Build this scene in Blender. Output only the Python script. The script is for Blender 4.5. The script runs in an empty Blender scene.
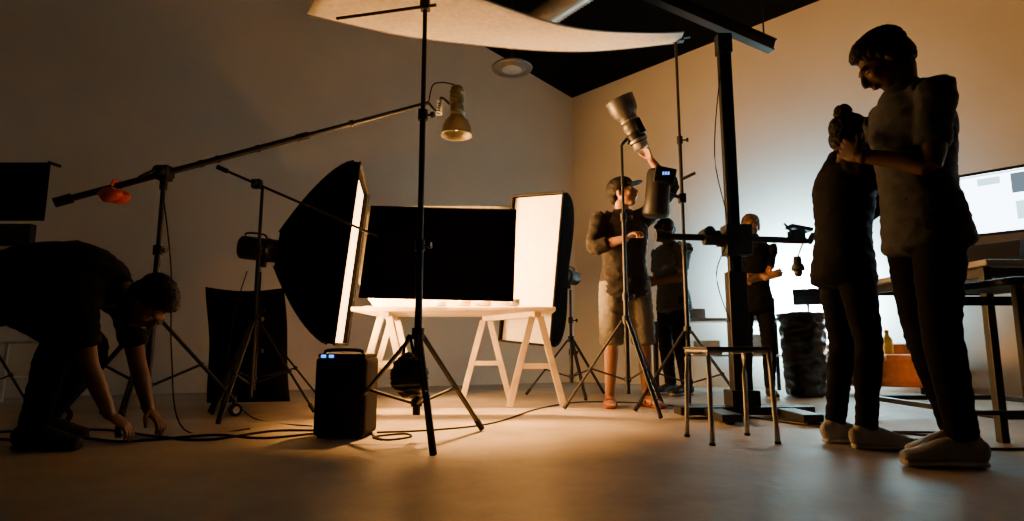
import bpy, bmesh, math, random
from mathutils import Vector as V, Matrix, noise
random.seed(7)
sc=bpy.context.scene
# ---------------------------------------------------------------- materials
MATS={}
def mat(name,col,rough=.6,metal=0.,var=.12,scale=20.,bump=0.,emis=None,es=0.,spec=.5,rvar=.1):
    if name in MATS: return MATS[name]
    m=bpy.data.materials.new(name); m.use_nodes=True
    nt=m.node_tree; bs=nt.nodes['Principled BSDF']
    tc=nt.nodes.new('ShaderNodeTexCoord'); nz=nt.nodes.new('ShaderNodeTexNoise')
    nz.inputs['Scale'].default_value=scale; nz.inputs['Detail'].default_value=5
    nt.links.new(tc.outputs['Object'],nz.inputs['Vector'])
    rp=nt.nodes.new('ShaderNodeValToRGB'); e=rp.color_ramp.elements
    e[0].position=.3; e[1].position=.7
    e[0].color=[c*(1-var) for c in col]+[1]; e[1].color=[min(1,c*(1+var)) for c in col]+[1]
    nt.links.new(nz.outputs['Fac'],rp.inputs['Fac']); nt.links.new(rp.outputs['Color'],bs.inputs['Base Color'])
    bs.inputs['Roughness'].default_value=rough; bs.inputs['Metallic'].default_value=metal
    bs.inputs['Specular IOR Level'].default_value=spec
    if bump:
        bp=nt.nodes.new('ShaderNodeBump'); bp.inputs['Strength'].default_value=bump; bp.inputs['Distance'].default_value=.01
        nt.links.new(nz.outputs['Fac'],bp.inputs['Height']); nt.links.new(bp.outputs['Normal'],bs.inputs['Normal'])
    if emis:
        bs.inputs['Emission Color'].default_value=list(emis)+[1]; bs.inputs['Emission Strength'].default_value=es
    MATS[name]=m; return m
BLK=mat('black_metal',(.008,.008,.008),.45,.3)
BLKP=mat('black_plastic',(.009,.009,.010),.5,spec=.3)
FAB=mat('black_fabric',(.004,.0035,.0035),.95,scale=60,spec=.02)
FAB2=mat('charcoal_fabric',(.012,.011,.012),.85,bump=.4,scale=12,spec=.15)
CHR=mat('brushed_steel',(.45,.44,.42),.35,.9)
GRYM=mat('grey_painted_metal',(.28,.27,.25),.4,.4)
GRYD=mat('dark_grey_metal',(.09,.088,.085),.4,.5)
SILV=mat('silver_reflector',(.35,.34,.32),.4,.9)
WHT=mat('white_paint',(.75,.72,.66),.5)
CREAM=mat('white_diffusion_cloth',(.88,.82,.70),.8,bump=.1,scale=30)
BRONZ=mat('aged_brass',(.09,.078,.042),.45,.6)
WOOD=mat('pale_wood',(.78,.64,.40),.55,scale=8,var=.2)
RED=mat('orange_red_nylon',(.85,.11,.02),.6)
SAND=mat('rust_red_sandal',(.28,.05,.02),.6)
YEL=mat('yellow_plastic',(.85,.50,.04),.4)
LEA=mat('orange_brown_leather',(.60,.19,.04),.45,bump=.3)
RUB=mat('black_rubber',(.010,.010,.010),.8,spec=.2)
GLOWF=mat('softbox_diffuser_warm',(.9,.8,.6),.8,emis=(1,.62,.26),es=6)
GLOWI=mat('softbox_diffuser_dim',(.85,.75,.55),.8,emis=(1,.58,.22),es=.3)
BULB=mat('lamp_bulb_warm',(1,.8,.5),.5,emis=(1,.6,.25),es=8)
LED=mat('led_panel_cool',(1,1,1),.5,emis=(.72,.9,1),es=12)
BLUE=mat('blue_indicator',(.1,.2,.9),.5,emis=(.1,.3,1),es=2.5)
BAGP=mat('black_plastic_bag',(.010,.011,.013),.3,bump=.8,scale=9)
PAPER=mat('paper_white',(.75,.76,.75),.7)
# ---------------------------------------------------------------- mesh builder
class B:
    def __init__(s): s.bm=bmesh.new(); s.m=[]
    def mi(s,m):
        if m not in s.m: s.m.append(m)
        return s.m.index(m)
    def add(s,vs,fs,m,smooth=True):
        k=s.mi(m); bv=[s.bm.verts.new(v) for v in vs]
        for f in fs:
            try: q=s.bm.faces.new([bv[i] for i in f]); q.material_index=k; q.smooth=smooth
            except ValueError: pass
        return bv
    def tube(s,pts,rad,m,n=12,side=V((0,0,1)),cap=True,smooth=True):
        vs,fs=loft(pts,rad,side,n,0); s.add(vs,fs,m,smooth); return s
    def cyl(s,p0,p1,r0,m,r1=None,n=16):
        p0=V(p0);p1=V(p1); r1=r0 if r1 is None else r1
        t=(p1-p0).normalized(); u=t.orthogonal().normalized(); w=t.cross(u)
        vs=[];
        for p,r in((p0,r0),(p1,r1)):
            for i in range(n):
                a=2*math.pi*i/n; vs.append(p+u*math.cos(a)*r+w*math.sin(a)*r)
        fs=[(i,(i+1)%n,n+(i+1)%n,n+i) for i in range(n)]
        s.add(vs,fs,m,True)
        s.add(vs[:n],[tuple(range(n))[::-1]],m,False); s.add(vs[n:],[tuple(range(n))],m,False); return s
    def rev(s,origin,axis,prof,m,n=28):
        o=V(origin);t=V(axis).normalized();u=t.orthogonal().normalized();w=t.cross(u);vs=[]
        for (d,r) in prof:
            for i in range(n):
                a=2*math.pi*i/n; vs.append(o+t*d+u*math.cos(a)*r+w*math.sin(a)*r)
        fs=[]
        for j in range(len(prof)-1):
            for i in range(n): fs.append((j*n+i,j*n+(i+1)%n,(j+1)*n+(i+1)%n,(j+1)*n+i))
        s.add(vs,fs,m,True); return s
    def box(s,c,size,m,R=None,bev=.006):
        t=bmesh.new(); bmesh.ops.create_cube(t,size=1)
        for v in t.verts: v.co=V((v.co.x*size[0],v.co.y*size[1],v.co.z*size[2]))
        bv=min(bev,min(size)*.3)
        if bv>.0008: bmesh.ops.bevel(t,geom=t.edges[:],offset=bv,segments=2,affect='EDGES',profile=.6)
        R=R or Matrix.Identity(3); c=V(c)
        t.verts.index_update()
        s.add([R@v.co+c for v in t.verts],[[v.index for v in f.verts] for f in t.faces],m,False); t.free(); return s
    def ell(s,c,r,m,R=None,nu=20,nv=12,amp=0,fr=3):
        vs,fs=ellipsoid(c,r,R,nu,nv)
        if amp: vs=[v+(v-V(c)).normalized()*amp*noise.noise(v*fr) for v in vs]
        s.add(vs,fs,m,True); return s
    def sheet(s,fn,nu,nv,m,th=.006,smooth=True):
        P=[[V(fn(i/nu,j/nv)) for i in range(nu+1)] for j in range(nv+1)]
        vs=[p for r in P for p in r]; N=len(vs)
        nr=(P[0][-1]-P[0][0]).cross(P[-1][0]-P[0][0])
        if nr.length<1e-6: nr=V((0,0,1))
        nr.normalize()
        vs+= [v+nr*th for v in vs]; W=nu+1; fs=[]
        for j in range(nv):
            for i in range(nu):
                a=j*W+i; fs.append((a,a+1,a+W+1,a+W)); fs.append((N+a,N+a+W,N+a+W+1,N+a+1))
        for i in range(nu):
            fs.append((i,N+i,N+i+1,i+1)); a=nv*W+i; fs.append((a,a+1,N+a+1,N+a))
        for j in range(nv):
            a=j*W; fs.append((a,a+W,N+a+W,N+a)); a=j*W+nu; fs.append((a,N+a,N+a+W,a+W))
        s.add(vs,fs,m,smooth); return s
    def mesh(s,me,mats):
        off={i:s.mi(m) for i,m in enumerate(mats)}
        vs=[s.bm.verts.new(v.co) for v in me.vertices]
        for p in me.polygons:
            try: f=s.bm.faces.new([vs[i] for i in p.vertices]); f.material_index=off[min(p.material_index,len(mats)-1)]; f.smooth=True
            except ValueError: pass
        return s
    def done(s,name,parent=None):
        me=bpy.data.meshes.new(name); bmesh.ops.recalc_face_normals(s.bm,faces=s.bm.faces[:]); s.bm.to_mesh(me); s.bm.free()
        for m in s.m: me.materials.append(m)
        o=bpy.data.objects.new(name,me); sc.collection.objects.link(o)
        xs=[v.co for v in me.vertices]
        c=V(((min(v.x for v in xs)+max(v.x for v in xs))/2,(min(v.y for v in xs)+max(v.y for v in xs))/2,min(v.z for v in xs)))
        me.transform(Matrix.Translation(-c)); o.location=c
        if parent: o.parent=parent
        return o
def cr(pts,n=4):
    P=[V(p) for p in pts]
    if len(P)<3: return P
    o=[]
    for i in range(len(P)-1):
        a=P[max(i-1,0)];b=P[i];c=P[i+1];d=P[min(i+2,len(P)-1)]
        for k in range(n):
            t=k/n; o.append(.5*((2*b)+(c-a)*t+(2*a-5*b+4*c-d)*t*t+(3*b-a-3*c+d)*t**3))
    o.append(P[-1]); return o
def loft(pts,rad,side=V((1,0,0)),n=16,capr=1.0,sub=0):
    pts=[V(p) for p in pts]; rad=[(r,r) if not hasattr(r,'__len__') else tuple(r) for r in rad]
    if sub:
        R=cr([V((r[0],r[1],0)) for r in rad],sub) if len(rad)>2 else [V((r[0],r[1],0)) for r in rad]; pts=cr(pts,sub); rad=[(r.x,r.y) for r in R]
    T=[]
    for i in range(len(pts)):
        a=pts[max(i-1,0)];b=pts[min(i+1,len(pts)-1)]; T.append((b-a).normalized())
    rings=[]
    def ring(p,t,a,b):
        u=side-t*side.dot(t)
        if u.length<.05: u=t.orthogonal()
        u.normalize(); w=t.cross(u)
        return [p+u*a*math.cos(2*math.pi*i/n)+w*b*math.sin(2*math.pi*i/n) for i in range(n)]
    if capr:
        for q in (.95,.7,.35): 
            c=math.sqrt(1-q*q); rr=min(rad[0])*capr; rings.append(ring(pts[0]-T[0]*rr*q,T[0],rad[0][0]*c,rad[0][1]*c))
    for p,t,r in zip(pts,T,rad): rings.append(ring(p,t,*r))
    if capr:
        for q in (.35,.7,.95):
            c=math.sqrt(1-q*q); rr=min(rad[-1])*capr; rings.append(ring(pts[-1]+T[-1]*rr*q,T[-1],rad[-1][0]*c,rad[-1][1]*c))
    vs=[v for r in rings for v in r]; fs=[]
    for j in range(len(rings)-1):
        for i in range(n): fs.append((j*n+i,j*n+(i+1)%n,(j+1)*n+(i+1)%n,(j+1)*n+i))
    fs.append(tuple(range(n))[::-1]); fs.append(tuple(range(len(vs)-n,len(vs))))
    return vs,fs
def ellipsoid(c,r,R=None,nu=20,nv=12):
    c=V(c);R=R or Matrix.Identity(3); vs=[];fs=[]
    for j in range(1,nv):
        ph=math.pi*j/nv
        for i in range(nu):
            a=2*math.pi*i/nu; vs.append(c+R@V((r[0]*math.sin(ph)*math.cos(a),r[1]*math.sin(ph)*math.sin(a),r[2]*math.cos(ph))))
    for j in range(nv-2):
        for i in range(nu): fs.append((j*nu+i,(j+1)*nu+i,(j+1)*nu+(i+1)%nu,j*nu+(i+1)%nu))
    t=len(vs); vs+= [c+R@V((0,0,r[2])),c-R@V((0,0,r[2]))]
    for i in range(nu): fs.append((t,i,(i+1)%nu)); fs.append((t+1,(nv-2)*nu+(i+1)%nu,(nv-2)*nu+i))
    return vs,fs
class Acc:
    def __init__(s): s.v=[];s.f=[]
    def add(s,vf):
        k=len(s.v); s.v+= [V(v) for v in vf[0]]; s.f+= [tuple(i+k for i in f) for f in vf[1]]; return s
def solid(acc,voxel=.008,it=4,disp=0,ds=.12):
    me=bpy.data.meshes.new('t'); me.from_pydata([tuple(v) for v in acc.v],[],acc.f); me.update()
    bm=bmesh.new(); bm.from_mesh(me); bmesh.ops.recalc_face_normals(bm,faces=bm.faces[:]); bm.to_mesh(me); bm.free()
    o=bpy.data.objects.new('t',me); sc.collection.objects.link(o)
    r=o.modifiers.new('r','REMESH'); r.mode='VOXEL'; r.voxel_size=voxel
    if it: q=o.modifiers.new('s','SMOOTH'); q.iterations=it; q.factor=.6
    dg=bpy.context.evaluated_depsgraph_get(); dg.update()
    out=bpy.data.meshes.new_from_object(o.evaluated_get(dg)); bpy.data.objects.remove(o)
    if disp:
        nr=[v.normal.copy() for v in out.vertices]
        for v,nn in zip(out.vertices,nr):
            c=v.co; w=V((c.x/ds,c.y/ds,c.z/ds*2.2)); v.co=c+nn*disp*(1-2*abs(noise.noise(w)))*.7
    return out
# ---------------------------------------------------------------- people
def ik(a,t,l1,l2,pole):
    a=V(a);t=V(t);d=t-a;L=d.length
    if L>(l1+l2)*.995: t=a+d.normalized()*(l1+l2)*.995; d=t-a; L=d.length
    x=(l1*l1-l2*l2+L*L)/(2*L); h=math.sqrt(max(l1*l1-x*x,0)); dn=d.normalized()
    p=V(pole)-dn*V(pole).dot(dn); p.normalize()
    return a+dn*x+p*h, t
def basis(f,u):
    f=V(f).normalized(); r=f.cross(V(u)).normalized(); u=r.cross(f)
    return Matrix((r,f,u)).transposed()
def hand(w,d,n,thumb,curl=.5,spread=.1,k=1.0):
    d=V(d).normalized(); n=V(n); n=(n-d*n.dot(d)).normalized(); s=d.cross(n)*thumb
    A=Acc()
    A.add(loft([w-d*.03,w,w+d*.03*k,w+d*.065*k,w+d*.088*k],[(.026*k,.02*k),(.028*k,.019*k),(.037*k,.017*k),(.041*k,.014*k),(.038*k,.011*k)],s,14,.8,2))
    for off,L,cc in((.030,.070,.9),(.010,.079,1),(-.010,.073,1.05),(-.029,.058,1.15)):
        p=w+d*(.082-.1*abs(off-.005)*.6)*k+s*off*k; pts=[p-d*.02*k,p]; a=0; dd=(d+s*off*spread*8).normalized()
        for q,fr in enumerate((.45,.3,.25)):
            a+=curl*cc*(.55,.8,.6)[q]
            p=p+(dd*math.cos(a)+n*math.sin(a))*L*fr*k; pts.append(p)
        A.add(loft(pts,[.009*k,.0095*k,.0088*k,.008*k,.0068*k],s,10,1,2))
    p=w+d*.022*k+s*.022*k; t1=(d*.55+s*.75+n*.25).normalized(); t2=(d*.85+s*.25+n*(.2+.5*curl)).normalized()
    A.add(loft([p-t1*.01,p,p+t1*.035*k,p+t1*.035*k+t2*.03*k,p+t1*.035*k+t2*.055*k],[.014*k,.014*k,.0115*k,.0105*k,.008*k],n,10,1,2))
    return A
def human(name,loc,yaw,H,J=None,top=None,bottom=None,skin=None,hairm=None,hair='short',shoe=None,sleeve='long',legs='long',hemz=-.12,
          headf=(0,1,0),headu=(0,0,1),hands={},footyaw=(0,0),slim=1.0,loose=.016,collar=True):
    k=H/1.75
    D=dict(pelvis=(0,0,.95),waist=(0,.01,1.09),chest=(0,.01,1.27),neck=(0,-.015,1.47),head=(0,.02,1.625),
      shr=(.175,0,1.42),shl=(-.175,0,1.42),wr=(.24,.08,.84),wl=(-.24,.08,.84),er=(.3,-1,0),el=(-.3,-1,0),
      hr=(.092,0,.93),hl=(-.092,0,.93),ar=(.105,-.03,.09),al=(-.105,-.03,.09),kr=(.1,1,0),kl=(-.1,1,0))
    if J: D.update(J)
    D={a:V(b) for a,b in D.items()}
    er,wr=ik(D['shr'],D['wr'],.295,.255,D['er']); el,wl=ik(D['shl'],D['wl'],.295,.255,D['el'])
    kr,ar=ik(D['hr'],D['ar'],.43,.41,D['kr']); kl,al=ik(D['hl'],D['al'],.43,.41,D['kl'])
    X=V((1,0,0)); b=B(); s=slim
    tp=D['pelvis'];td=(D['waist']-tp).normalized()
    def torso(o=0):
        pts=[tp-td*.09,tp,D['waist'],D['chest'],D['neck']*.3+D['chest']*.7,D['neck']*.72+D['chest']*.28,D['neck']*.93+D['chest']*.07]
        rr=[(.12,.085),(.160,.112),(.138,.10),(.158,.118),(.165,.112),(.135,.088),(.075,.066)]
        return pts,[(a*s+o,c*(.5+.5*s)+o) for a,c in rr]
    body=Acc()
    pts,rr=torso(-.004); body.add(loft(pts,rr,X,24,.8,4))
    hd=(D['head']-D['neck']).normalized()
    HB=basis(headf,headu); hc=D['head']
    nb=hc+HB@V((0,-.03,-.06))
    body.add(loft([D['neck']-hd*.05,D['neck'],nb],[(.068*s,.066),(.058*s,.06),(.054*s,.056)],X,16,.8,3))
    def arm(sh,e,w,o=0):
        cl=sh*.55+(D['neck']*.5+D['chest']*.5)*.45
        pts=[cl,sh,sh*.6+e*.4,e,e*.65+w*.35,w]; r=[.06,.060*s,.05*s,.041*s,.040*s,(.027)]
        return pts,[q+o for q in r]
    for sh,e,w in((D['shr'],er,wr),(D['shl'],el,wl)):
        p,r=arm(sh,e,w); body.add(loft(p,r,X,16,1,3))
    for h,kn,an in((D['hr'],kr,ar),(D['hl'],kl,al)):
        body.add(loft([h,h*.6+kn*.4,kn,kn*.7+an*.3,an,an-V((0,0,.03))],[.086*s,.076*s,.055*s,.054*s,.036,.036],X,18,1,3))
    def E(c,r,t=None): body.add(ellipsoid(hc+HB@V(c),r,HB,20,14))
    E((0,-.018,.035),(.074,.094,.082));E((0,.018,-.02),(.064,.074,.088));E((0,.048,-.088),(.036,.034,.028))
    E((.036,.062,-.022),(.024,.024,.026));E((-.036,.062,-.022),(.024,.024,.026));E((0,.08,.024),(.05,.016,.012))
    E((0,.092,-.056),(.023,.012,.006));E((0,.090,-.067),(.021,.012,.006));E((.078,-.008,-.008),(.010,.018,.032));E((-.078,-.008,-.008),(.010,.018,.032))
    body.add(loft([hc+HB@V(q) for q in((0,.088,.02),(0,.104,-.008),(0,.112,-.03),(0,.094,-.038))],[.008,.010,.014,.010],HB@X,12,1,2))
    b.mesh(solid(body,.0065,3),[skin])
    eye=mat('eye_white',(.35,.34,.32),.3); iris=mat('eye_dark',(.03,.018,.01),.3); lip=mat('lip',(.22,.07,.05),.5)
    for sx in(1,-1):
        b.ell(hc+HB@V((.031*sx,.077,.002)),(.013,.011,.007),eye,HB,14,10); b.ell(hc+HB@V((.031*sx,.0855,.002)),(.0055,.004,.0055),iris,HB,12,8)
        b.ell(hc+HB@V((.031*sx,.088,.024)),(.018,.006,.004),hairm,HB,12,8)
    b.ell(hc+HB@V((0,.1,-.0615)),(.02,.005,.0035),lip,HB,12,8)
    ha=Acc(); h=lambda c,r: ha.add(ellipsoid(hc+HB@V(c),r,HB,24,16))
    h((0,-.03,.048),(.082,.098,.082)); h((0,-.065,-.005),(.068,.050,.075)); h((0,.035,.086),(.058,.044,.026)); h((.072,-.02,.02),(.012,.04,.035)); h((-.072,-.02,.02),(.012,.04,.035))
    if hair=='full': h((0,-.02,.08),(.076,.088,.052)); h((0,.032,.092),(.050,.040,.030)); h((.015,.0,.115),(.04,.045,.022))
    if hair=='cap':
        h((0,-.01,.07),(.088,.108,.072)); h((0,.115,.045),(.06,.065,.007)); h((0,.09,.05),(.07,.03,.012))
    if hair=='bun': h((0,-.075,.13),(.042,.042,.045)); h((0,-.055,.1),(.03,.03,.04)); h((.05,.02,.05),(.035,.05,.05)); h((-.05,.02,.05),(.035,.05,.05))
    b.mesh(solid(ha,.006 if hair!='cap' else .005,2,.010 if hair!='cap' else 0,.02),[hairm])
    for sd,w,e in(('r',wr,er),('l',wl,el)):
        hp=hands.get(sd,{}); d=V(hp.get('d',(w-e))); n=V(hp.get('n',(-1 if sd=='r' else 1,0,0)));
        ths=1 if sd=='r' else -1
        if 'th' in hp: ths=hp['th']
        b.mesh(solid(hand(w,d,n,ths,hp.get('curl',.45)),.0038,2),[skin])
    pa=Acc(); o=.012
    pts,rr=torso(o); pa.add(loft([tp-td*.09,tp,tp*.45+D['waist']*.55],[rr[0],rr[1],(.146*s+o,.108+o)],X,24,.8,3))
    for hh,kn,an in((D['hr'],kr,ar),(D['hl'],kl,al)):
        if legs=='long':
            ank=an+(kn-an).normalized()*.01
            pa.add(loft([hh,hh*.6+kn*.4,kn,kn*.7+an*.3,kn*.2+an*.8,ank],[.098*s,.089*s,.068*s,.066*s,.054*s,.054*s],X,18,.25,3))
        else:
            en=kn*.92+an*.08
            pa.add(loft([hh,hh*.6+kn*.4,kn*.9+hh*.1,en],[.102*s,.100*s,.090*s,.089*s],X,18,.2,3))
    b.mesh(solid(pa,.009,3,.007,.10),[bottom])
    ta=Acc(); o=loose; pts,rr=torso(o)
    hem=tp+td*hemz
    P=[hem]+[p for p in pts[1:]]; Rr=[(rr[1][0]+.010,rr[1][1]+.014)]+rr[1:]
    ta.add(loft(P,Rr,X,26,.3,3))
    if collar: ta.add(loft([D['neck']-hd*.03,D['neck']+hd*.035],[(.08*s,.078),(.069*s,.07)],X,18,.1))
    for sh,e,w in((D['shr'],er,wr),(D['shl'],el,wl)):
        p,r=arm(sh,e,w,loose*.75)
        if sleeve=='long': p[-1]=w-(w-e).normalized()*.03; r[-1]=.038
        elif sleeve=='push': p=p[:4]+[e*.55+w*.45]; r=r[:4]+[.050]
        else: en=sh*.3+e*.7; p=p[:3]+[en]; r=r[:2]+[.064*s,.064*s]
        ta.add(loft(p,r,X,18,.25,3))
    b.mesh(solid(ta,.009,3,.009,.09),[top])
    for an,kn,fy in((ar,kr,footyaw[0]),(al,kl,footyaw[1])):
        fd=Matrix.Rotation(math.radians(fy),3,'Z')@V((0,1,0)); sd=V((fd.y,-fd.x,0)); g=V((an.x,an.y,0))
        A=Acc(); Z=lambda z:V((0,0,z))
        if shoe[1]=='sandal':
            F=Acc(); F.add(loft([g-fd*.05+Z(.045),g+Z(.05),g+fd*.07+Z(.045),g+fd*.15+Z(.034),g+fd*.19+Z(.03)],[(.03,.03),(.033,.035),(.038,.028),(.042,.018),(.034,.014)],sd,16,.8,2))
            for q in range(5): F.add(loft([g+fd*.18+sd*(.016*(q-2))+Z(.03),g+fd*(.215-.006*q)+sd*(.016*(q-2))+Z(.027)],[.009,.008],sd,8,1))
            b.mesh(solid(F,.005,2),[skin])
            A.add(loft([g-fd*.07+Z(.012),g+fd*.06+Z(.012),g+fd*.2+Z(.012)],[(.035,.012),(.04,.012),(.045,.012)],sd,16,.8,2))
            for q in(.03,.12): A.add(loft([g+fd*q+sd*.045+Z(.02),g+fd*q+sd*.03+Z(.06),g+fd*q+Z(.082-.2*q),g+fd*q-sd*.03+Z(.06),g+fd*q-sd*.045+Z(.02)],[.008]*5,fd,8,1,2))
            b.mesh(solid(A,.005,1),[shoe[0]])
        else:
            A.add(loft([g-fd*.055+Z(.055),g+Z(.062),g+fd*.07+Z(.055),g+fd*.15+Z(.04),g+fd*.2+Z(.036)],[(.034,.045),(.038,.055),(.042,.046),(.045,.032),(.033,.022)],sd,18,.8,3))
            A.add(loft([g-fd*.01+Z(.06),g-fd*.012+Z(.11)],[(.040,.048),(.041,.046)],sd,16,.2))
            b.mesh(solid(A,.006,2),[shoe[0]])
            S=Acc(); S.add(loft([g-fd*.06+Z(.014),g+fd*.06+Z(.014),g+fd*.15+Z(.014),g+fd*.205+Z(.016)],[(.036,.014),(.041,.014),(.047,.014),(.035,.014)],sd,18,.8,3)); b.mesh(solid(S,.006,1),[shoe[2]])
            for q in(.05,.075,.10): b.tube([g+fd*q+sd*.028+Z(.098-.45*(q-.03)),g+fd*(q+.008)+Z(.112-.48*(q-.03)),g+fd*q-sd*.028+Z(.098-.45*(q-.03))],[.004]*3,shoe[2],8)
    Mx=Matrix.Translation(V((loc[0],loc[1],0)))@Matrix.Rotation(math.radians(yaw),4,'Z')@Matrix.Scale(k,4)
    b.bm.transform(Mx)
    mz=min(v.co.z for v in b.bm.verts); b.bm.transform(Matrix.Translation(V((0,0,.001-mz))))
    return b.done(name)
SK=mat('skin_tan',(.30,.14,.07),.5,scale=30,var=.06); SKD=mat('skin_brown',(.07,.032,.016),.55,scale=30,var=.06,spec=.2); SKW=mat('skin_olive',(.13,.06,.033),.55,scale=30,var=.06,spec=.25)
HAIR=mat('black_hair',(.006,.005,.004),.6,scale=90,var=.4,bump=.5,spec=.15); HAIRB=mat('brown_hair',(.10,.045,.02),.45,scale=90,var=.4,bump=.5)
TGREY=mat('grey_tshirt_cotton',(.045,.050,.055),.85,bump=.2,scale=40,spec=.15); TDRK=mat('dark_jacket_cloth',(.010,.0065,.0055),.85,bump=.2,scale=40,spec=.3)
TBLK=mat('black_polo_cotton',(.006,.006,.007),.9,bump=.2,scale=40,spec=.1); NAVY=mat('navy_jacket_cloth',(.005,.005,.008),.85,bump=.2,scale=40,spec=.15)
JEAN=mat('dark_denim',(.005,.005,.008),.9,bump=.2,scale=60,spec=.1); KHK=mat('faded_khaki_denim',(.14,.125,.10),.85,bump=.2,scale=60)
SNK=mat('pale_sneaker',(.28,.25,.21),.7); SOLE=mat('white_sole',(.42,.38,.33),.6); SNKD=mat('dark_sneaker',(.015,.014,.013),.7)
human('man_bending_over',(-2.27,2.85),-90,1.75,dict(pelvis=(0,-.14,.73),waist=(0,-.02,.79),chest=(0,.17,.79),neck=(0,.38,.72),head=(0,.55,.65),
  shr=(.17,.33,.66),shl=(-.17,.33,.66),wr=(.04,.44,.12),wl=(-.22,.46,.12),er=(.5,-.8,.2),el=(-.5,-.6,.2),hr=(.095,-.13,.71),hl=(-.095,-.13,.71),ar=(.16,.18,.09),al=(-.14,.0,.09)),
  TBLK,JEAN,SKW,HAIR,'full',(SNKD,'s',SNKD),'short',headf=(0,.35,-.93),headu=(0,.93,.35),hands=dict(r=dict(d=(-.3,.75,-.65),n=(0,-.7,-.7),curl=.5),l=dict(d=(.2,.8,-.6),n=(0,-.7,-.7),curl=.6)),loose=.038,hemz=-.1)
human('woman_with_hair_bun',(1.56,2.80),-90,1.58,dict(neck=(0,.03,1.46),head=(0,.105,1.60),chest=(0,.03,1.27),shr=(.16,.05,1.40),shl=(-.16,.05,1.40),wr=(.07,.27,1.46),wl=(-.07,.27,1.46),er=(.5,.5,-1),el=(-.5,.5,-1),
  ar=(.09,.0,.09),al=(-.1,-.05,.09)),NAVY,JEAN,SKW,HAIR,'bun',(SNK,'s',SOLE),'long',headf=(0,.97,-.22),headu=(0,.22,.97),
  hands=dict(r=dict(d=(-.3,-.35,.8),n=(-.5,-.9,0),curl=.5),l=dict(d=(.3,-.35,.8),n=(.5,-.9,0),curl=.5)),slim=.90,loose=.028,footyaw=(-10,5))
human('man_in_grey_tshirt',(1.69,2.42),90,1.80,dict(neck=(0,.03,1.47),head=(0,.10,1.605),shl=(-.165,.02,1.405),shr=(.165,.02,1.405),wl=(.0,.235,1.20),wr=(.24,.16,1.28),el=(-.25,-.1,-1),er=(.6,.0,-1),
  ar=(.1,-.12,.09),al=(-.1,.0,.09)),TGREY,JEAN,SKD,HAIR,'full',(SNK,'s',SOLE),'short',headf=(.35,.70,-.62),headu=(.2,.58,.78),
  hands=dict(r=dict(d=(.7,-.4,.5),n=(.3,-.9,-.1),curl=.35),l=dict(d=(.85,.15,.6),n=(.3,-.9,0),curl=.35)),loose=.022,footyaw=(8,-8),slim=.95)
human('photographer',(.86,4.56),180,1.74,dict(wr=(.04,.30,1.22),wl=(-.20,.14,1.86),er=(1,-.3,-.6),el=(-1,.1,-.1),ar=(.13,-.02,.09),al=(-.15,-.02,.09),shl=(-.185,0,1.45)),
  TDRK,KHK,SK,HAIR,'cap',(SAND,'sandal',SAND),'push','shorts',headf=(-.80,.45,.22),headu=(0,0,1),
  hands=dict(r=dict(d=(-.5,.5,.3),n=(-.5,.2,-.7),curl=.9),l=dict(d=(.35,.1,.9),n=(.9,.2,-.2),curl=.8)),loose=.026,footyaw=(-8,18))
human('woman_with_crossed_arms',(2.12,5.25),170,1.60,dict(wr=(-.09,.20,1.12),wl=(.10,.235,1.08),er=(1,-.3,-1),el=(-1,-.3,-1),head=(0,.03,1.62)),TBLK,JEAN,SK,HAIRB,'full',(SNKD,'s',SOLE),'short',
  headf=(.1,.95,-.25),headu=(0,.25,.95),hands=dict(r=dict(d=(-.8,.1,.3),n=(0,-1,0),curl=.4),l=dict(d=(.8,.1,.3),n=(0,-1,0),curl=.4)),slim=.9,loose=.022)
human('crew_member',(1.52,5.65),120,1.66,dict(head=(0,.08,1.60),neck=(0,.02,1.46),wr=(.1,.3,1.1),wl=(-.1,.3,1.08)),TGREY,JEAN,SKW,HAIR,'short',(SNKD,'s',SOLE),'short',
  headf=(0,.85,-.5),headu=(0,.5,.85),loose=.024)
# ---------------------------------------------------------------- room
CO=V((.80,7.60)); RW=V((5.30,5.12)); LW=V((-6.0,4.60))
cz=lambda x,y:3.71-.1352*(x-.8)-.607*(y-7.6)
def wallmat():
    m=bpy.data.materials.new('painted_plaster'); m.use_nodes=True; nt=m.node_tree; bs=nt.nodes['Principled BSDF']
    tc=nt.nodes.new('ShaderNodeTexCoord'); n1=nt.nodes.new('ShaderNodeTexNoise'); n1.inputs['Scale'].default_value=.9; n1.inputs['Detail'].default_value=6
    r=nt.nodes.new('ShaderNodeValToRGB'); r.color_ramp.elements[0].color=(.66,.60,.50,1); r.color_ramp.elements[1].color=(.74,.68,.57,1); r.color_ramp.elements[0].position=.35; r.color_ramp.elements[1].position=.65
    nt.links.new(tc.outputs['Object'],n1.inputs['Vector']); nt.links.new(n1.outputs['Fac'],r.inputs['Fac']); nt.links.new(r.outputs['Color'],bs.inputs['Base Color'])
    n2=nt.nodes.new('ShaderNodeTexNoise'); n2.inputs['Scale'].default_value=60; bp=nt.nodes.new('ShaderNodeBump'); bp.inputs['Strength'].default_value=.06
    nt.links.new(tc.outputs['Object'],n2.inputs['Vector']); nt.links.new(n2.outputs['Fac'],bp.inputs['Height']); nt.links.new(bp.outputs['Normal'],bs.inputs['Normal'])
    bs.inputs['Roughness'].default_value=.85; return m
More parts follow.
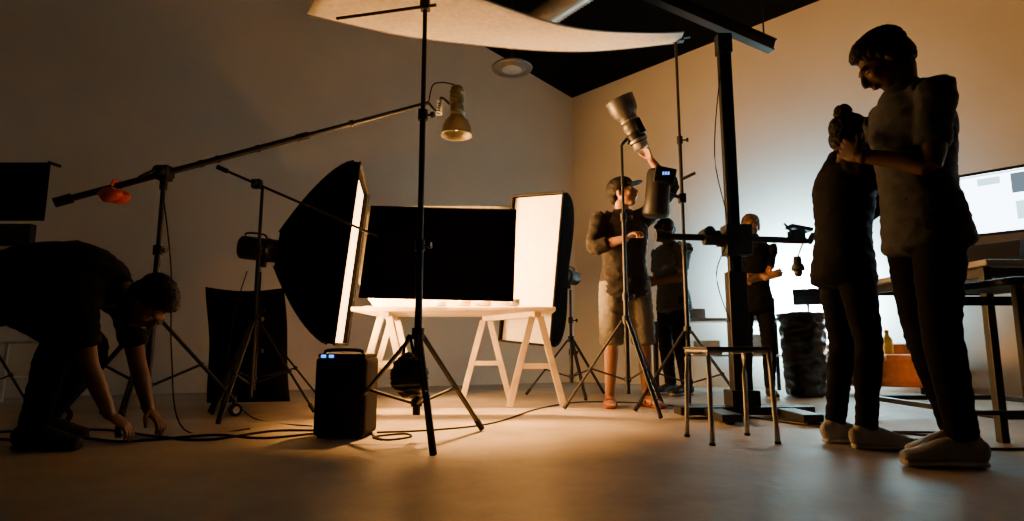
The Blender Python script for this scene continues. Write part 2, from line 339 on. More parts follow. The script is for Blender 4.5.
def floormat():
    m=bpy.data.materials.new('worn_concrete'); m.use_nodes=True; nt=m.node_tree; bs=nt.nodes['Principled BSDF']
    tc=nt.nodes.new('ShaderNodeTexCoord'); n1=nt.nodes.new('ShaderNodeTexNoise'); n1.inputs['Scale'].default_value=1.3; n1.inputs['Detail'].default_value=9; n1.inputs['Roughness'].default_value=.65
    r=nt.nodes.new('ShaderNodeValToRGB'); r.color_ramp.elements[0].color=(.19,.165,.14,1); r.color_ramp.elements[1].color=(.44,.38,.31,1); r.color_ramp.elements[0].position=.35; r.color_ramp.elements[1].position=.68
    nt.links.new(tc.outputs['Object'],n1.inputs['Vector']); nt.links.new(n1.outputs['Fac'],r.inputs['Fac']); nt.links.new(r.outputs['Color'],bs.inputs['Base Color'])
    n2=nt.nodes.new('ShaderNodeTexNoise'); n2.inputs['Scale'].default_value=14; n2.inputs['Detail'].default_value=8; bp=nt.nodes.new('ShaderNodeBump'); bp.inputs['Strength'].default_value=.3; bp.inputs['Distance'].default_value=.01
    nt.links.new(tc.outputs['Object'],n2.inputs['Vector']); nt.links.new(n2.outputs['Fac'],bp.inputs['Height']); nt.links.new(bp.outputs['Normal'],bs.inputs['Normal'])
    mr=nt.nodes.new('ShaderNodeMapRange'); mr.inputs['To Min'].default_value=.34; mr.inputs['To Max'].default_value=.62; nt.links.new(n1.outputs['Fac'],mr.inputs['Value']); nt.links.new(mr.outputs['Result'],bs.inputs['Roughness'])
    return m
WM=wallmat(); FM=floormat(); CM=mat('black_ceiling_cladding',(.003,.003,.003),.9,spec=.05)
def prism(name,pts,off,m):
    b=B(); n=len(pts); P=[V(p) for p in pts]+[V(p)+V(off) for p in pts]
    b.add(P,[tuple(range(n)),tuple(range(2*n-1,n-1,-1))]+[(i,(i+1)%n,n+(i+1)%n,n+i) for i in range(n)],m,False)
    me=bpy.data.meshes.new(name); bmesh.ops.recalc_face_normals(b.bm,faces=b.bm.faces[:]); b.bm.to_mesh(me); me.materials.append(m)
    o=bpy.data.objects.new(name,me); sc.collection.objects.link(o); return o
def wall(name,a,b_,off):
    return prism(name,[(a[0],a[1],0),(b_[0],b_[1],0),(b_[0],b_[1],cz(*b_)),(a[0],a[1],cz(*a))],off,WM)
wall('wall_left',(CO.x,CO.y),(LW.x,LW.y),(-.06,.14,0)); wall('wall_right',(CO.x,CO.y),(RW.x,RW.y),(.08,.14,0))
wall('wall_side_left',(LW.x,LW.y),(-6.0,-2.5),(-.15,0,0)); wall('wall_side_right',(RW.x,RW.y),(5.3,-2.5),(.15,0,0))
prism('floor',[(-6.2,-2.6,0),(5.5,-2.6,0),(5.5,5.1,0),(.8,7.8,0),(-6.2,4.7,0)],(0,0,-.1),FM)
prism('ceiling',[(x,y,cz(x,y)) for x,y in((-6.2,-2.6),(5.5,-2.6),(5.5,5.1),(.8,7.8),(-6.2,4.7))],(0,0,.12),CM)
# ---------------------------------------------------------------- stands
def stand(b,x,y,H,R=.48,hub=.62,yaw=0,m=BLK,low=.12,caster=False,sc_=1.):
    c=V((x,y,0)); Z=lambda z:V((0,0,z))
    n=3; secs=[(low,.42*H,.0165),(.42*H,.72*H,.0135),(.72*H,H,.0105)]
    for a,z,r in secs:
        b.cyl(c+Z(a),c+Z(z),r*sc_,m,n=14)
    for z in(.42*H,.72*H):
        b.cyl(c+Z(z-.035),c+Z(z+.02),.022*sc_,BLKP,n=14); b.cyl(c+Z(z-.01),c+Z(z-.01)+V((.055,-.015,0)),.006,BLKP); b.cyl(c+Z(z-.01)+V((.045,-.012,0)),c+Z(z-.01)+V((.06,-.016,0)),.016,BLKP)
    b.cyl(c+Z(hub-.02),c+Z(hub+.035),.027*sc_,BLKP); lc=max(low+.02,hub*.35); b.cyl(c+Z(lc-.015),c+Z(lc+.02),.024*sc_,BLKP)
    b.cyl(c+Z(H),c+Z(H+.04),.008,CHR)
    for i in range(n):
        a=math.radians(yaw+120*i); d=V((math.cos(a),math.sin(a),0)); t=V((-d.y,d.x,0))
        f=c+d*R+Z(.02 if not caster else .10); top=c+d*.028+Z(hub)
        for sg in(-1,1): b.cyl(top+t*.008*sg,f+t*.008*sg,.0075*sc_,m,n=10)
        mid=top.lerp(f,.55); b.cyl(c+d*.022+Z(lc),mid,.0065*sc_,m,n=10); b.ell(mid,(.016,.016,.016),BLKP,None,10,8)
        if caster:
            b.cyl(f+Z(.03),f-Z(.04),.012,m); w=c+d*(R+.01)+Z(.04)
            b.cyl(w-t*.012,w+t*.012,.04,RUB,n=20); b.cyl(w-t*.014,w+t*.014,.022,WHT,n=16); b.cyl(f-Z(.02),w,.008,CHR)
        else: b.cyl(f+(f-top).normalized()*-.05,f+(f-top).normalized()*.012,.014*sc_,RUB,n=12); 
def strobe(b,p,ax,L,r,m=BLKP,refl=False):
    p=V(p);ax=V(ax).normalized()
    b.rev(p,ax,[(0,0),(0,r*.8),(.012,r*.97),(.03,r),(L*.55,r),(L*.56,r*1.06),(L*.6,r*1.06),(L*.61,r),(L*.92,r),(L*.93,r*1.1),(L,r*1.1),(L,0)],m)
    u=ax.orthogonal().normalized(); up=V((0,0,1))-ax*ax.z; up=up.normalized() if up.length>.1 else u
    s=ax.cross(up)
    b.tube(cr([p+ax*.03+up*r*.9,p+ax*.04+up*(r+.025),p+ax*L*.45+up*(r+.028),p+ax*L*.52+up*r*.9],4),[.008]*13,BLKP)
    for q in range(5): b.cyl(p+ax*(.1+.018*q)*L/.33+s*r*.9,p+ax*(.1+.018*q)*L/.33+s*r*1.03,.006,RUB,n=8)
    for q in(-.4,.1,.5): b.cyl(p-ax*.008+up*r*q,p+ax*.01+up*r*q,r*.14,GRYM,n=10)
    b.box(p+ax*L*.5-up*(r+.02),(.05,.05,.05),BLKP)
def softbox(b,fc,nrm,w,h,depth,gm,tilt=0,bulge=1.9,apex=.10):
    fc=V(fc);n=V(nrm).normalized(); s=n.cross(V((0,0,1))).normalized(); u=s.cross(n)
    if tilt: R=Matrix.Rotation(math.radians(tilt),3,n); s=R@s;u=R@u
    K=10; ns=12; rings=[]
    def ringpts(sc1,d,inset):
        P=[]
        cs=[(-1,-1),(1,-1),(1,1),(-1,1)]
        for q in range(4):
            a=cs[q];c=cs[(q+1)%4]
            for k in range(K):
                t=k/K; x=a[0]*(1-t)+c[0]*t; y=a[1]*(1-t)+c[1]*t; f=1-inset*math.sin(math.pi*t)
                if q%2==0: y*=f
                else: x*=f
                P.append(fc-n*d+s*x*(w/2*sc1+apex*.5*(1-sc1))+u*y*(h/2*sc1+apex*.5*(1-sc1)))
        return P
    lip=ringpts(1.0,-.045,0); rings=[lip]
    for i in range(ns+1):
        t=i/ns; rings.append(ringpts(1-t**bulge,depth*t,.06*math.sin(math.pi*min(1,t*1.1))))
    vs=[v for r in rings for v in r]; N=4*K
    fs=[(j*N+i,j*N+(i+1)%N,(j+1)*N+(i+1)%N,(j+1)*N+i) for j in range(len(rings)-1) for i in range(N)]
    fs.append(tuple(range(len(vs)-N,len(vs)))); b.add(vs,fs,FAB,True)
    for q in range(4):
        b.tube([r[q*K]+(r[q*K]-fc)*.004 for r in rings[1:]],[.008]*(ns+1),FAB2,8)
    for q in range(4): b.cyl(lip[q*K],lip[((q+1)%4)*K],.009,FAB2,n=8)
    q=[fc+s*x*w/2*.985+u*y*h/2*.985+n*.002 for x,y in((-1,-1),(1,-1),(1,1),(-1,1))]
    b.add(q,[(0,1,2,3)],gm,False)
    return s,u,fc-n*depth
def area(name,p,d,sx,sy,e,col,spread=None):
    l=bpy.data.lights.new(name,'AREA'); l.shape='RECTANGLE'; l.size=sx; l.size_y=sy; l.energy=e; l.color=col
    if spread: l.spread=math.radians(spread)
    o=bpy.data.objects.new(name,l); sc.collection.objects.link(o); o.location=p; o.rotation_euler=V(d).to_track_quat('-Z','Y').to_euler(); return o
def bulb(name,p,e,col,r=.04):
    l=bpy.data.lights.new(name,'POINT'); l.energy=e; l.color=col; l.shadow_soft_size=r
    o=bpy.data.objects.new(name,l); sc.collection.objects.link(o); o.location=p
WARM=(1,.48,.14)
# softbox seen from its side, facing right, at the left end of the table
b=B(); nF=V((.985,.17,-.10)).normalized(); fcF=V((-1.28,4.62,1.11))
s_,u_,apx=softbox(b,fcF,nF,.96,1.30,.50,GLOWF,bulge=1.45,apex=.26)
strobe(b,apx-nF*.30,nF,.36,.088)
e=apx-nF*.14; stand(b,e.x,e.y,1.00,R=.50,hub=.6,yaw=-95,caster=False)
b.done('softbox_light')
area('softbox_light_lamp',fcF+nF*.06,nF,.90,1.24,235,WARM,115)
# second softbox, facing left and forward
b=B(); nI=V((-.60,-.79,.04)).normalized(); fcI=V((.18,4.98,1.09))
s_,u_,apx=softbox(b,fcI,nI,.52,1.25,.42,GLOWI,tilt=-5,bulge=2.0,apex=.14)
strobe(b,apx-nI*.26,nI,.28,.065); e=apx-nI*.16
stand(b,e.x,e.y,.95,R=.42,hub=.5,yaw=40)
b.done('strip_softbox_light')
# boom stand with lamp
b=B(); bx,by=-2.12,3.55
stand(b,bx,by,1.42,R=.52,hub=.62,yaw=-70,caster=True,sc_=1.3)
piv=V((bx,by,1.49)); d=V((1.52,.72,.76)).normalized(); l0=piv-d*.55; l1=piv+d*1.82
b.cyl(l0,piv+d*.85,.019,BLK); b.cyl(piv+d*.8,l1,.015,BLK); b.cyl(l0-d*.03,l0+d*.06,.028,RUB); b.cyl(piv+d*.82,piv+d*.9,.024,BLKP)
b.box(piv,(.07,.07,.09),BLKP); b.cyl(piv-V((0,.08,0)),piv+V((0,.06,0)),.03,BLKP); b.cyl(piv-V((0,.09,0)),piv-V((.08,.12,.06)),.008,BLKP); b.cyl(piv-V((0,0,.1)),piv,.022,BLKP)
for q in(.2,.3,.55,1.2): b.cyl(piv+d*q,piv+d*(q+.025),.023,BLKP)
b.done('boom_stand')
b=B(); sbp=piv-d*.25-V((0,.03,.06)); 
for sg in(-1,1): b.ell(sbp+V((.0,.035*sg,-.01)),(.07,.035,.042),RED,None,18,12,.012,20)
b.tube(cr([sbp+V((0,-.03,.02)),sbp+V((0,-.02,.075)),sbp+V((0,.05,.075)),sbp+V((0,.05,.02))],4),[.008]*13,RED)
b.done('sandbag')
lx=V((-.41,l1.y,2.37))
b=B()
b.rev(lx,(0,0,-1),[(0,0),(0,.03),(.012,.045),(.03,.05),(.19,.052),(.2,.06),(.215,.06),(.22,.05),(.25,.062),(.27,.085),(.32,.105),(.37,.112),(.385,.116),(.385,.110),(.33,.10),(.26,.05),(.24,.0)],BRONZ)
for q in range(4): b.rev(lx-V((0,0,.04+.03*q)),(0,0,-1),[(0,.052),(.004,.056),(.012,.056),(.016,.052)],BRONZ)
b.ell(lx-V((0,0,.30)),(.038,.038,.045),BULB)
b.tube(cr([lx+V((-.055,0,-.14)),lx+V((-.12,0,-.09)),lx+V((-.14,0,-.2)),l1+V((0,0,0))],5),[.009]*16,BLK)
cb=[l1+V((.0,-.01,-.01)),l1+V((.03,-.03,.12)),lx+V((-.12,-.02,.02)),lx+V((-.05,0,.02)),lx+V((0,0,0))]; b.tube(cr(cb,6),[.005]*25,RUB)
hx=[lx+V((-.13+.022*math.cos(a*1.2),.022*math.sin(a*1.2),-.1-.0035*a)) for a in range(36)]; b.tube(hx,[.0045]*36,CHR,6)
b.done('hanging_reflector_lamp')
l=bpy.data.lights.new('reflector_lamp_bulb','SPOT'); l.energy=2000; l.color=(1,.44,.10); l.spot_size=math.radians(66); l.spot_blend=1.; l.shadow_soft_size=.06
o=bpy.data.objects.new('reflector_lamp_bulb',l); sc.collection.objects.link(o); o.location=lx-V((0,0,.395)); o.rotation_euler=(math.radians(-12),math.radians(-3),0)
# grip stand with cross arm carrying black flag and a clamp light behind it
b=B(); stand(b,-1.68,3.93,1.50,R=.40,hub=.6,yaw=30)
a0=V((-1.95,3.84,1.62)); a1=V((-.93,4.10,1.20)); dd=(a1-a0).normalized(); b.cyl(a0,a1,.009,BLK); b.cyl(a0,a0+dd*.07,.016,RUB)
b.box(a0+dd*.27,(.06,.05,.06),BLKP); b.cyl(a0+dd*.27-V((0,.06,0)),a0+dd*.27+V((0,.06,0)),.018,BLKP)
b.done('grip_stand')
b=B(); 
def flag(u,v):
    T=V((-.98,4.12,1.41)).lerp(V((.02,4.12,1.385)),u); Bm=V((-1.045,4.13,.785)).lerp(V((0,4.13,.76)),u); p=Bm.lerp(T,v); return p+V((0,.02*math.sin(math.pi*u)*math.sin(math.pi*v),0))
b.sheet(flag,16,10,FAB,.012)
cs=[V(flag(*q)) for q in((0,0),(1,0),(1,1),(0,1))]
for i in range(4): b.cyl(cs[i]+V((0,-.006,0)),cs[(i+1)%4]+V((0,-.006,0)),.012,FAB); b.ell(cs[i]+V((0,-.006,0)),(.013,.013,.013),FAB)
b.box(a1+V((.03,.02,0)),(.05,.02,.03),FAB)
b.done('black_flag_panel')
b=B(); cl=V((-.50,4.30,1.18)); b.rev(cl,(0,1,0),[(-.02,0),(-.02,.03),(.02,.035),(.05,.05),(.09,.085),(.10,.09),(.09,.08),(.05,.04),(.03,0)],SILV); b.ell(cl+V((0,.06,0)),(.03,.035,.03),BULB); b.cyl(cl,(-.5,4.16,1.18),.012,BLK); b.done('clamp_work_light')
bulb('clamp_work_bulb',cl+V((0,.15,0)),24,WARM,.04)
# trestle table with backdrop board
b=B()
b.box((-.43,4.86,.715),(1.50,.92,.03),WOOD)
b.box((-.43,4.86,.733),(1.36,.80,.008),CREAM)
for (xn,yn,xf,yf) in((-.95,4.5,-1.02,5.22),(.18,4.5,-.22,5.22)):
    n_=V((xn,yn,0));f_=V((xf,yf,0)); b.box((n_+f_)/2+V((0,0,.685)),(.06,(n_-f_).length+.05,.05),WOOD,Matrix.Rotation(-math.atan2(xf-xn,yf-yn),3,'Z'))
    for c in(n_,f_):
        for sg in(-1,1):
            p0=c+V((.03*sg,0,.66)); p1=c+V((.2*sg,0,.0)); dv=p1-p0; R=Matrix.Rotation(math.atan2(-dv.x,-dv.z),3,'Y')
            b.box((p0+p1)/2+V((0,0,.003)),(.05,.025,dv.length),WOOD,R,.004)
        b.box(c+V((0,0,.30)),(.27,.02,.04),WOOD)
b.done('trestle_table')
b=B()
def sweep(u,v):
    if v<.4: return (-1.12+1.16*u,4.55+.5*(v/.4),.742)
    a=(v-.4)/.6; x0=-1.12-.26*min(1,a*2.2); return (x0+(.06-x0-.02)*u,5.05+.16*math.sin(a*math.pi/2),.742+.93*a**1.3)
b.sheet(sweep,8,24,CREAM,.004); b.done('white_backdrop_board')
b=B()
for x,y,h_,r,m in((-.36,4.55,.05,.05,YEL),(-.22,4.6,.04,.06,WOOD),(-.55,4.6,.035,.05,WHT),(.02,4.55,.05,.04,GRYM)):
    b.rev((x,y,.748),(0,0,1),[(0,0),(0,r*.8),(h_*.3,r),(h_,r),(h_,r*.85),(h_*.4,r*.8),(h_*.3,0)],m)
b.done('tabletop_bowls')
# central stand with canopy, weight bag
b=B(); stand(b,-.46,2.96,2.27,R=.44,hub=.50,yaw=-72,sc_=1.15)
b.cyl((-1.0,3.2,2.30),(-.40,2.93,2.22),.009,BLK); b.box((-.46,2.955,2.24),(.05,.05,.07),BLKP); b.done('light_stand')
b=B(); 
A=Acc(); A.add(loft([(-.50,2.90,.40),(-.495,2.90,.36),(-.485,2.90,.28),(-.48,2.90,.23)],[(.03,.02),(.075,.035),(.088,.045),(.05,.03)],V((1,0,0)),18,.8,3)); b.mesh(solid(A,.006,2,.012,.05),[BAGP])
b.tube(cr([(-.52,2.90,.41),(-.50,2.93,.50),(-.47,2.90,.41)],5),[.007]*11,FAB)
b.done('weight_bag')
b=B()
FL,NL,NR,FR=V((-1.32,3.6,2.56)),V((-.8,2.55,2.28)),V((1.29,4.22,2.78)),V((1.29,4.38,2.78))
def can(u,v):
    p=(NL.lerp(NR,u)).lerp(FL.lerp(FR,u),v); sag=.12*math.sin(math.pi*u)+.02*math.sin(math.pi*v)+.07*(1-v)*math.sin(math.pi*u)*(u+.2)
    bow=.10*math.sin(math.pi*u)*(v-.5)
    return p+V((0,bow,-sag+.012*math.sin(9*u+4*v)*math.sin(math.pi*u)))
b.sheet(can,40,14,CREAM,.004)
for v_ in(0,1): b.tube([V(can(i/30,v_)) for i in range(31)],[.006]*31,GRYM,8)
b.done('overhead_diffusion_canopy')
b=B(); stand(b,1.25,4.30,2.74,R=.42,hub=.55,yaw=75); b.box((1.27,4.30,2.77),(.08,.05,.05),BLKP); b.cyl((1.15,4.3,2.77),(1.36,4.3,2.79),.012,BLK)
b.cyl((1.25,4.28,1.66),(1.33,4.22,1.69),.012,BLKP); b.done('light_stand')
# strobe on stand in front of photographer, and second monolight
b=B(); stand(b,.80,4.22,1.90,R=.44,hub=.62,yaw=-75)
ax=V((-.17,-.05,.36)).normalized(); p=V((.95,4.22,1.87)); 
b.rev(p,ax,[(0,0),(0,.045),(.01,.055),(.04,.058),(.05,.058)],GRYM); b.rev(p,ax,[(.05,.058),(.055,.066),(.13,.066),(.135,.06)],BLKP); b.rev(p,ax,[(.135,.06),(.16,.06),(.165,.066),(.215,.066),(.22,.058)],GRYD)
b.rev(p,ax,[(.22,.058),(.235,.066),(.25,.066),(.26,.074),(.29,.095),(.34,.104),(.395,.106),(.40,.11),(.395,.10),(.30,.08),(.27,.0)],GRYD)
b.rev(p,ax,[(.06,.067),(.065,.07),(.075,.07),(.08,.067)],SILV); b.rev(p,ax,[(.22,.067),(.222,.07),(.23,.07),(.232,.067)],SILV)
b.box((.87,4.21,1.95),(.05,.05,.09),BLKP); b.cyl((.80,4.22,1.9),(.88,4.22,1.99),.012,BLKP); b.box((.92,4.15,2.02),(.05,.03,.12),BLKP,Matrix.Rotation(-.42,3,'Y'))
b.done('studio_flash')
b=B(); c=V((1.05,4.20,1.55)); R=Matrix.Rotation(math.radians(12),3,'Y')
b.rev(c+V((-.02,0,-.19)),(.08,-.05,1),[(0,0),(0,.085),(.02,.10),(.13,.085),(.15,.085),(.31,.085),(.34,.075),(.35,0)],BLKP)
b.box(c+V((.03,-.08,.09)),(.15,.05,.12),BLKP,R,.012)
for q in range(3): b.box(c+V((.015+.018*q,-.108,.10)),(.011,.006,.02),BLUE,R,.001)
b.cyl(c+V((.03,0,0)),(1.25,4.30,1.52),.013,BLK); b.box((1.25,4.3,1.52),(.05,.05,.07),BLKP)
b.done('studio_flash')
# studio camera column
b=B(); X0,Y0=1.47,3.92
for sx in(-.032,.032): b.box((X0+sx,Y0,1.28),(.022,.05,2.36),BLK)
b.box((X0,Y0+.01,1.28),(.05,.02,2.36),BLK)
b.box((X0,Y0,.50),(.12,.09,.86),BLK); b.box((X0,Y0,.12),(.18,.16,.10),BLK)
b.box((X0,Y0,2.52),(.10,.08,.14),BLK); 
b.box((X0+.0,Y0-.05,1.13),(.17,.12,.20),BLK); b.cyl((X0-.13,Y0-.06,1.13),(X0+.13,Y0-.06,1.13),.045,BLKP)
b.cyl((.95,Y0-.1,1.15),(1.90,Y0-.1,1.12),.022,BLK); b.cyl((.93,Y0-.1,1.15),(1.02,Y0-.1,1.147),.036,BLKP); b.cyl((1.24,Y0-.1,1.14),(1.34,Y0-.1,1.14),.05,BLKP)
b.cyl((1.26,Y0-.17,1.17),(1.26,Y0-.03,1.17),.035,BLKP)
b.box((1.84,Y0-.1,1.15),(.09,.07,.07),BLKP); b.box((1.86,Y0-.1,1.20),(.14,.1,.025),BLKP,Matrix.Rotation(.2,3,'Y')); b.cyl((1.80,Y0-.1,1.19),(1.74,Y0-.16,1.22),.008,BLKP); b.cyl((1.92,Y0-.1,1.11),(1.92,Y0-.16,1.15),.02,BLKP)
b.box((X0+.0,Y0-.02,.045),(.86,.14,.05),BLK,Matrix.Rotation(.06,3,'Z')); b.box((X0-.22,Y0-.1,.04),(.12,.66,.045),BLK); b.box((X0+.24,Y0-.1,.04),(.12,.66,.045),BLK)
for sx,sy in((-.22,-.38),(-.22,.18),(.24,-.38),(.24,.18)): b.cyl((X0+sx-.02,Y0+sy,.03),(X0+sx+.02,Y0+sy,.03),.03,RUB)
b.tube(cr([(X0-.05,Y0-.05,2.3),(X0-.12,Y0-.06,1.7),(X0-.06,Y0-.08,1.2),(X0-.16,Y0-.1,.9),(X0-.08,Y0-.08,.6)],6),[.004]*25,RUB)
b.done('studio_camera_stand')
b=B(); q0=V((1.97,4.1,1.0)); b.cyl((1.89,3.83,1.12),(1.97,4.1,1.05),.006,BLK); b.rev(q0+V((0,0,.06)),(0,0,-1),[(0,0),(0,.025),(.05,.03),(.06,.04),(.1,.045),(.1,.04),(.06,0)],BLKP); b.ell(q0-V((0,0,.05)),(.028,.028,.035),BLKP); b.done('clip_lamp')
# overhead rail & duct & vent
b=B(); p0=V((.55,3.75,2.98));p1=V((1.86,4.02,2.56)); dv=(p1-p0); R=basis(dv,(0,0,1)); b.box((p0+p1)/2,(.04,dv.length,.08),BLK,R); b.box((p0+p1)/2+R@V((0,0,.04)),(.07,dv.length,.012),BLK,R); b.box((p0+p1)/2-R@V((0,0,.04)),(.07,dv.length,.012),BLK,R)
for t in(.1,.95): q=p0.lerp(p1,t); b.cyl(q,(q.x,q.y,cz(q.x,q.y)+.03),.006,BLK)
b.done('overhead_rail')
b=B(); p0=V((-.02,5.15,3.24)); p1=V((.85,4.9,3.70)); dv=p1-p0; L=dv.length; prof=[]
for i in range(60): prof.append((i*L/60,.115+(.009 if i%2 else 0)))
b.rev(p0,dv,[(0,0)]+prof,GRYM); b.done('ventilation_duct')
b=B(); vc=V((-.0,5.5,3.11)); b.rev(vc,(0,0,1),[(-.015,0),(-.015,.10),(0,.11),(.0,.16),(-.01,.19),(.01,.20),(.03,.17),(.07,.08),(.09,.03),(.09,0)],GRYD)
b.rev(vc-V((0,0,.018)),(0,0,1),[(0,0),(0,.05),(.002,.09),(.004,.10)],GRYM)
b.cyl(vc+V((0,0,.08)),(vc.x,vc.y,cz(vc.x,vc.y)+.02),.012,BLK); b.done('ceiling_pendant_lamp')
# power pack
b=B(); R=Matrix.Rotation(math.radians(-4),3,'Z'); c=V((-.84,3.12,.2)); b.box(c,(.26,.22,.38),FAB2,R,.02)
b.box(c+R@V((0,0,.2)),(.24,.20,.02),BLKP,R,.006); b.tube(cr([c+R@V((-.09,-.07,.19)),c+R@V((-.085,-.07,.225)),c+R@V((.085,-.07,.225)),c+R@V((.09,-.07,.19))],5),[.009]*16,BLKP)
for x in(-.09,-.05): b.box(c+R@V((x,-.105,.197)),(.02,.02,.014),BLUE,R,.003)
for sx in(-1,1):
    for sy in(-1,1): b.cyl(c+R@V((.1*sx,.08*sy,-.2)),c+R@V((.1*sx,.08*sy,-.18)),.015,RUB)
b.done('flash_power_pack')
# leaning black reflector/backdrop
b=B()
def bk(u,v):
    p=V((-2.36,4.76,.01)).lerp(V((-1.72,4.76,.02)),u).lerp(V((-2.55,4.98,.93)).lerp(V((-1.90,4.98,.92)),u),v); return p+V((0,.05*math.sin(5*u+3*v)*math.sin(math.pi*v),-.03*math.sin(math.pi*u)*v))
b.sheet(bk,20,16,FAB2,.012); b.done('folded_black_backdrop')
# stool
b=B(); cx,cy=1.05,2.97; R=Matrix.Rotation(math.radians(8),3,'Z')
b.box((cx,cy,.437),(.33,.26,.014),BLKP,R,.006); b.box((cx,cy,.424),(.32,.25,.012),CHR,R,.004)
for sx,sy in((-1,-1),(1,-1),(1,1),(-1,1)):
    t=V((cx,cy,.42))+R@V((.152*sx,.115*sy,0)); f=V((cx,cy,.012))+R@V((.160*sx,.135*sy,0)); b.tube(cr([V((cx,cy,.417))+R@V((.08*sx,.10*sy,0)),t,t+(f-t)*.08,f],4),[.0115]*13,CHR); b.cyl(f,f-V((0,0,.012)),.014,RUB)
b.done('metal_stool')
# right side: desk, monitor, laptop, side table
b=B(); DT=mat('grey_laminate',(.30,.29,.27),.5)
b.box((2.72,3.42,.845),(.90,1.15,.03),DT); 
for x in(2.30,3.12):
    for y in(2.90,3.94): b.box((x,y,.415),(.04,.04,.83),BLK)
for y in(2.90,3.94): b.box((2.71,y,.80),(.84,.03,.05),BLK); b.box((2.71,y,.12),(.80,.03,.03),BLK)
for x in(2.30,3.12): b.box((x,3.42,.80),(.03,1.02,.05),BLK); b.box((x,3.42,.12),(.03,1.02,.03),BLK)
b.done('standing_desk')
def screenmat():
    m=bpy.data.materials.new('computer_screen'); m.use_nodes=True; nt=m.node_tree; bs=nt.nodes['Principled BSDF']
    tc=nt.nodes.new('ShaderNodeTexCoord'); nz=nt.nodes.new('ShaderNodeTexNoise'); nz.inputs['Scale'].default_value=6
    r=nt.nodes.new('ShaderNodeValToRGB'); r.color_ramp.elements[0].color=(.50,.76,1,1); r.color_ramp.elements[1].color=(.80,.93,1,1)
    nt.links.new(tc.outputs['Object'],nz.inputs['Vector']); nt.links.new(nz.outputs['Fac'],r.inputs['Fac']); nt.links.new(r.outputs['Color'],bs.inputs['Emission Color']); bs.inputs['Emission Strength'].default_value=12
    bs.inputs['Base Color'].default_value=(.02,.02,.02,1); return m
SCR=screenmat()
b=B(); pl=V((2.53,3.36,1.23)); pr=V((2.94,2.92,1.23)); dv=(pr-pl).normalized(); nn=dv.cross(V((0,0,1))); R=Matrix((dv,-nn,V((0,0,1)))).transposed(); mc=(pl+pr)/2
b.box(mc,(.61,.018,.37),BLKP,R,.006); b.box(mc+V((0,0,-.215)),(.61,.018,.07),SILV,R,.004); 
b.box(mc+R@V((0,.06,-.28)),(.12,.012,.16),SILV,R); b.box(mc+R@V((0,.06,-.362)),(.18,.17,.008),SILV,R,.002)
bw=.285; bh=.165; o_=mc+R@V((0,-.0105,0)); 
sq=[o_+R@V((x,0,z)) for x,z in((-bw,-bh),(bw,-bh),(bw,bh),(-bw,bh))]
b.add(sq,[(0,1,2,3)],SCR,False)
TH=mat('screen_thumbnail_dark',(.02,.02,.02),.4,emis=(.10,.14,.18),es=2); TH2=mat('screen_thumbnail_mid',(.02,.02,.02),.4,emis=(.40,.60,.72),es=4)
for i,(x,z,w_,h_,m) in enumerate(((.0,.09,.07,.11,TH),(.08,.115,.06,.06,TH2),(.15,.115,.06,.06,TH),(-.13,.12,.10,.04,TH2),(.0,-.06,.05,.1,TH2),(.11,-.06,.09,.12,TH),(-.0,.158,.56,.008,TH2),(-.265,.0,.02,.28,TH2))):
    b.box(o_+R@V((x,-.0015,z)),(w_,.001,h_),m,R,0)
b.done('desktop_computer_monitor')
b=B(); R=Matrix.Rotation(math.radians(-60),3,'Z'); b.box((2.45,3.15,.870),(.32,.22,.015),BLKP,R,.004); b.box(V((2.45,3.15,.93))+R@V((0,.12,.0)),(.32,.01,.14),BLKP,R@Matrix.Rotation(-.3,3,'X'),.004); b.done('laptop')
b=B(); b.box((2.20,2.42,.69),(.66,.40,.03),BLK)
for x in(1.90,2.50):
    for y in(2.25,2.59): b.box((x,y,.34),(.03,.03,.68),BLK)
for y in(2.25,2.59): b.box((2.2,y,.17),(.6,.02,.02),BLK); b.box((2.2,y,.64),(.6,.02,.04),BLK)
b.done('side_table')
# background right
R=Matrix.Rotation(-.35,3,'Z')
b=B(); tq=V((3.42,5.66,0)); b.box(tq+V((0,0,.20)),(.86,.42,.24),LEA,R,.05)
b.box(tq+R@V((0,.17,.36)),(.84,.12,.22),LEA,R,.05)
for sx in(-1,1): b.box(tq+R@V((.41*sx,-.01,.31)),(.10,.42,.20),LEA,R,.04)
for x in(-.19,.19): b.box(tq+R@V((x,-.04,.335)),(.36,.34,.07),LEA,R,.03)
for sx in(-1,1):
    for sy in(-1,1): b.cyl(tq+R@V((.36*sx,.15*sy,0)),tq+V((0,0,.09))+R@V((.36*sx,.15*sy,0)),.02,BLK)
b.done('small_leather_sofa')
b=B(); sp=tq+R@V((.06,-.08,.372)); b.rev(sp,(0,0,1),[(0,0),(0,.04),(.01,.045),(.13,.045),(.17,.02),(.21,.018),(.21,0)],YEL); b.rev(sp+V((0,0,.195)),(0,0,1),[(0,.02),(.02,.022),(.03,.0)],RED); b.done('spray_bottle')
b=B(); A=Acc(); A.add(loft([(2.62,5.45,.03),(2.62,5.45,.3),(2.62,5.45,.58),(2.62,5.45,.72)],[(.15,.15),(.17,.16),(.18,.17),(.19,.18)],V((1,0,0)),24,.1,4)); b.mesh(solid(A,.014,1,.03,.12),[BAGP])
b.rev((2.62,5.45,.70),(0,0,1),[(0,.19),(.02,.215),(.035,.215),(.035,.195),(-.05,.18),(-.05,0)],BAGP); b.done('rubbish_bag_bin')
b=B(); R=Matrix.Rotation(-.2,3,'Z'); b.box((2.05,6.05,.70),(1.3,.5,.03),WHT,R)
for sx in(-1,1):
    for sy in(-1,1): b.box(V((2.05,6.05,.345))+R@V((.6*sx,.21*sy,0)),(.035,.035,.68),BLK,R)
b.box(V((2.05,6.05,.35))+R@V((0,.1,0)),(1.2,.3,.02),WHT,R)
b.done('folding_table')
b=B()
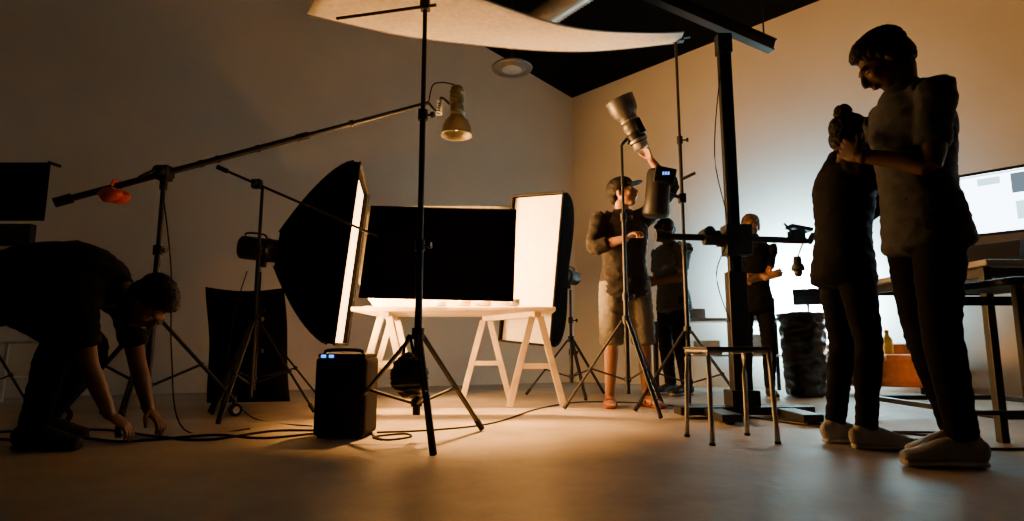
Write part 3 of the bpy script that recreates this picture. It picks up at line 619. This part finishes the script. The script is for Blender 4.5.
for x,w_,h_,m in((-.45,.25,.14,PAPER),(-.2,.18,.1,GRYM),(.42,.2,.12,PAPER)): b.box(V((2.05,6.05,.716+h_/2))+R@V((x,0,0)),(w_,.2,h_),m,R)
for x,w_,h_,m in((-.45,.3,.18,PAPER),(-.1,.25,.14,WHT),(.3,.3,.2,PAPER)): b.box(V((2.05,6.05,.361+h_/2))+R@V((x,.08,0)),(w_,.2,h_),m,R)
b.done('storage_boxes')
b=B(); lp=V((2.88,5.84,.92)); R=basis((.5,.86,.12),(0,0,1)); b.box(lp,(.26,.04,.16),BLKP,R); b.box(lp+R@V((0,.022,0)),(.24,.008,.14),LED,R,.002); b.cyl(lp-V((0,0,.08)),(lp.x,lp.y,.02),.012,BLK)
for a in(30,150,270): a=math.radians(a); b.cyl((lp.x,lp.y,.2),(lp.x+.14*math.cos(a),lp.y+.14*math.sin(a),.01),.009,BLK)
b.done('led_panel_light')
area('led_panel_glow',lp+R@V((0,.05,0)),R@V((0,1,0)),.24,.14,360,(.46,.80,1),150)
# left rear
b=B()
for x in(-4.12,-3.62):
    for y in(4.65,4.95): b.cyl((x,y,0),(x,y,.47),.013,WHT)
b.box((-3.87,4.8,.475),(.56,.38,.02),WHT); b.box((-3.87,4.8,.2),(.5,.32,.012),WHT); b.done('side_table')
b=B(); stand(b,-3.80,4.35,1.35,R=.3,hub=.5,yaw=-90); b.box((-3.78,4.33,1.58),(.66,.03,.44),FAB,None,.006); b.box((-3.78,4.32,1.25),(.55,.06,.16),BLKP); b.cyl((-3.45,4.32,1.80),(-3.36,4.32,1.77),.012,BLK); b.done('monitor_on_stand')
# cables
def cable(name,pts,r=.006): 
    b=B(); p=cr([V((q[0],q[1],q[2] if len(q)>2 else r)) for q in pts],8); b.tube(p,[r]*len(p),RUB,8); b.done(name)
cable('power_cable',[(-.97,3.2),(-1.2,3.0),(-1.5,3.1),(-1.8,2.9),(-2.1,3.0),(-2.4,2.95),(-3.,3.2)])
cable('power_cable',[(-.97,3.25),(-1.25,3.25),(-1.45,2.95),(-1.75,3.05),(-2.3,3.3),(-3.2,3.0)])
cable('power_cable',[(-.70,3.1),(-.6,2.95),(-.5,3.05),(-.55,3.15),(-.68,3.05),(-.62,2.95)],.005)
cable('power_cable',[(-.70,3.2),(-.4,3.3),(-.1,3.6),(.2,4.4),(.6,4.9),(1.2,4.6),(1.7,3.4),(2.2,3.2)],.005)
cable('power_cable',[(1.6,3.8),(1.9,3.3),(2.1,3.0),(1.8,2.9),(2.0,2.7),(2.6,2.7)],.006)
cable('power_cable',[(-2.1,3.5,1.4),(-1.95,3.4,.9),(-1.85,3.3,.4),(-1.7,3.2,.02),(-1.4,3.3,.01)],.004)
cable('power_cable',[(-1.98,4.45,1.0),(-1.95,4.2,.6),(-1.9,4.1,.2),(-1.6,3.8,.01),(-1.1,3.4,.01)],.004)
# ---------------------------------------------------------------- world, camera
w=bpy.data.worlds.new('dim_room'); sc.world=w; w.use_nodes=True; w.node_tree.nodes['Background'].inputs[0].default_value=(.65,.62,.62,1); w.node_tree.nodes['Background'].inputs[1].default_value=.004
cd=bpy.data.cameras.new('camera'); cd.lens=21.09; cd.sensor_width=36; cd.clip_start=.02
co=bpy.data.objects.new('camera',cd); sc.collection.objects.link(co); co.location=(0,0,.45); co.rotation_euler=(math.radians(90)+math.atan(85/600),0,0); sc.camera=co
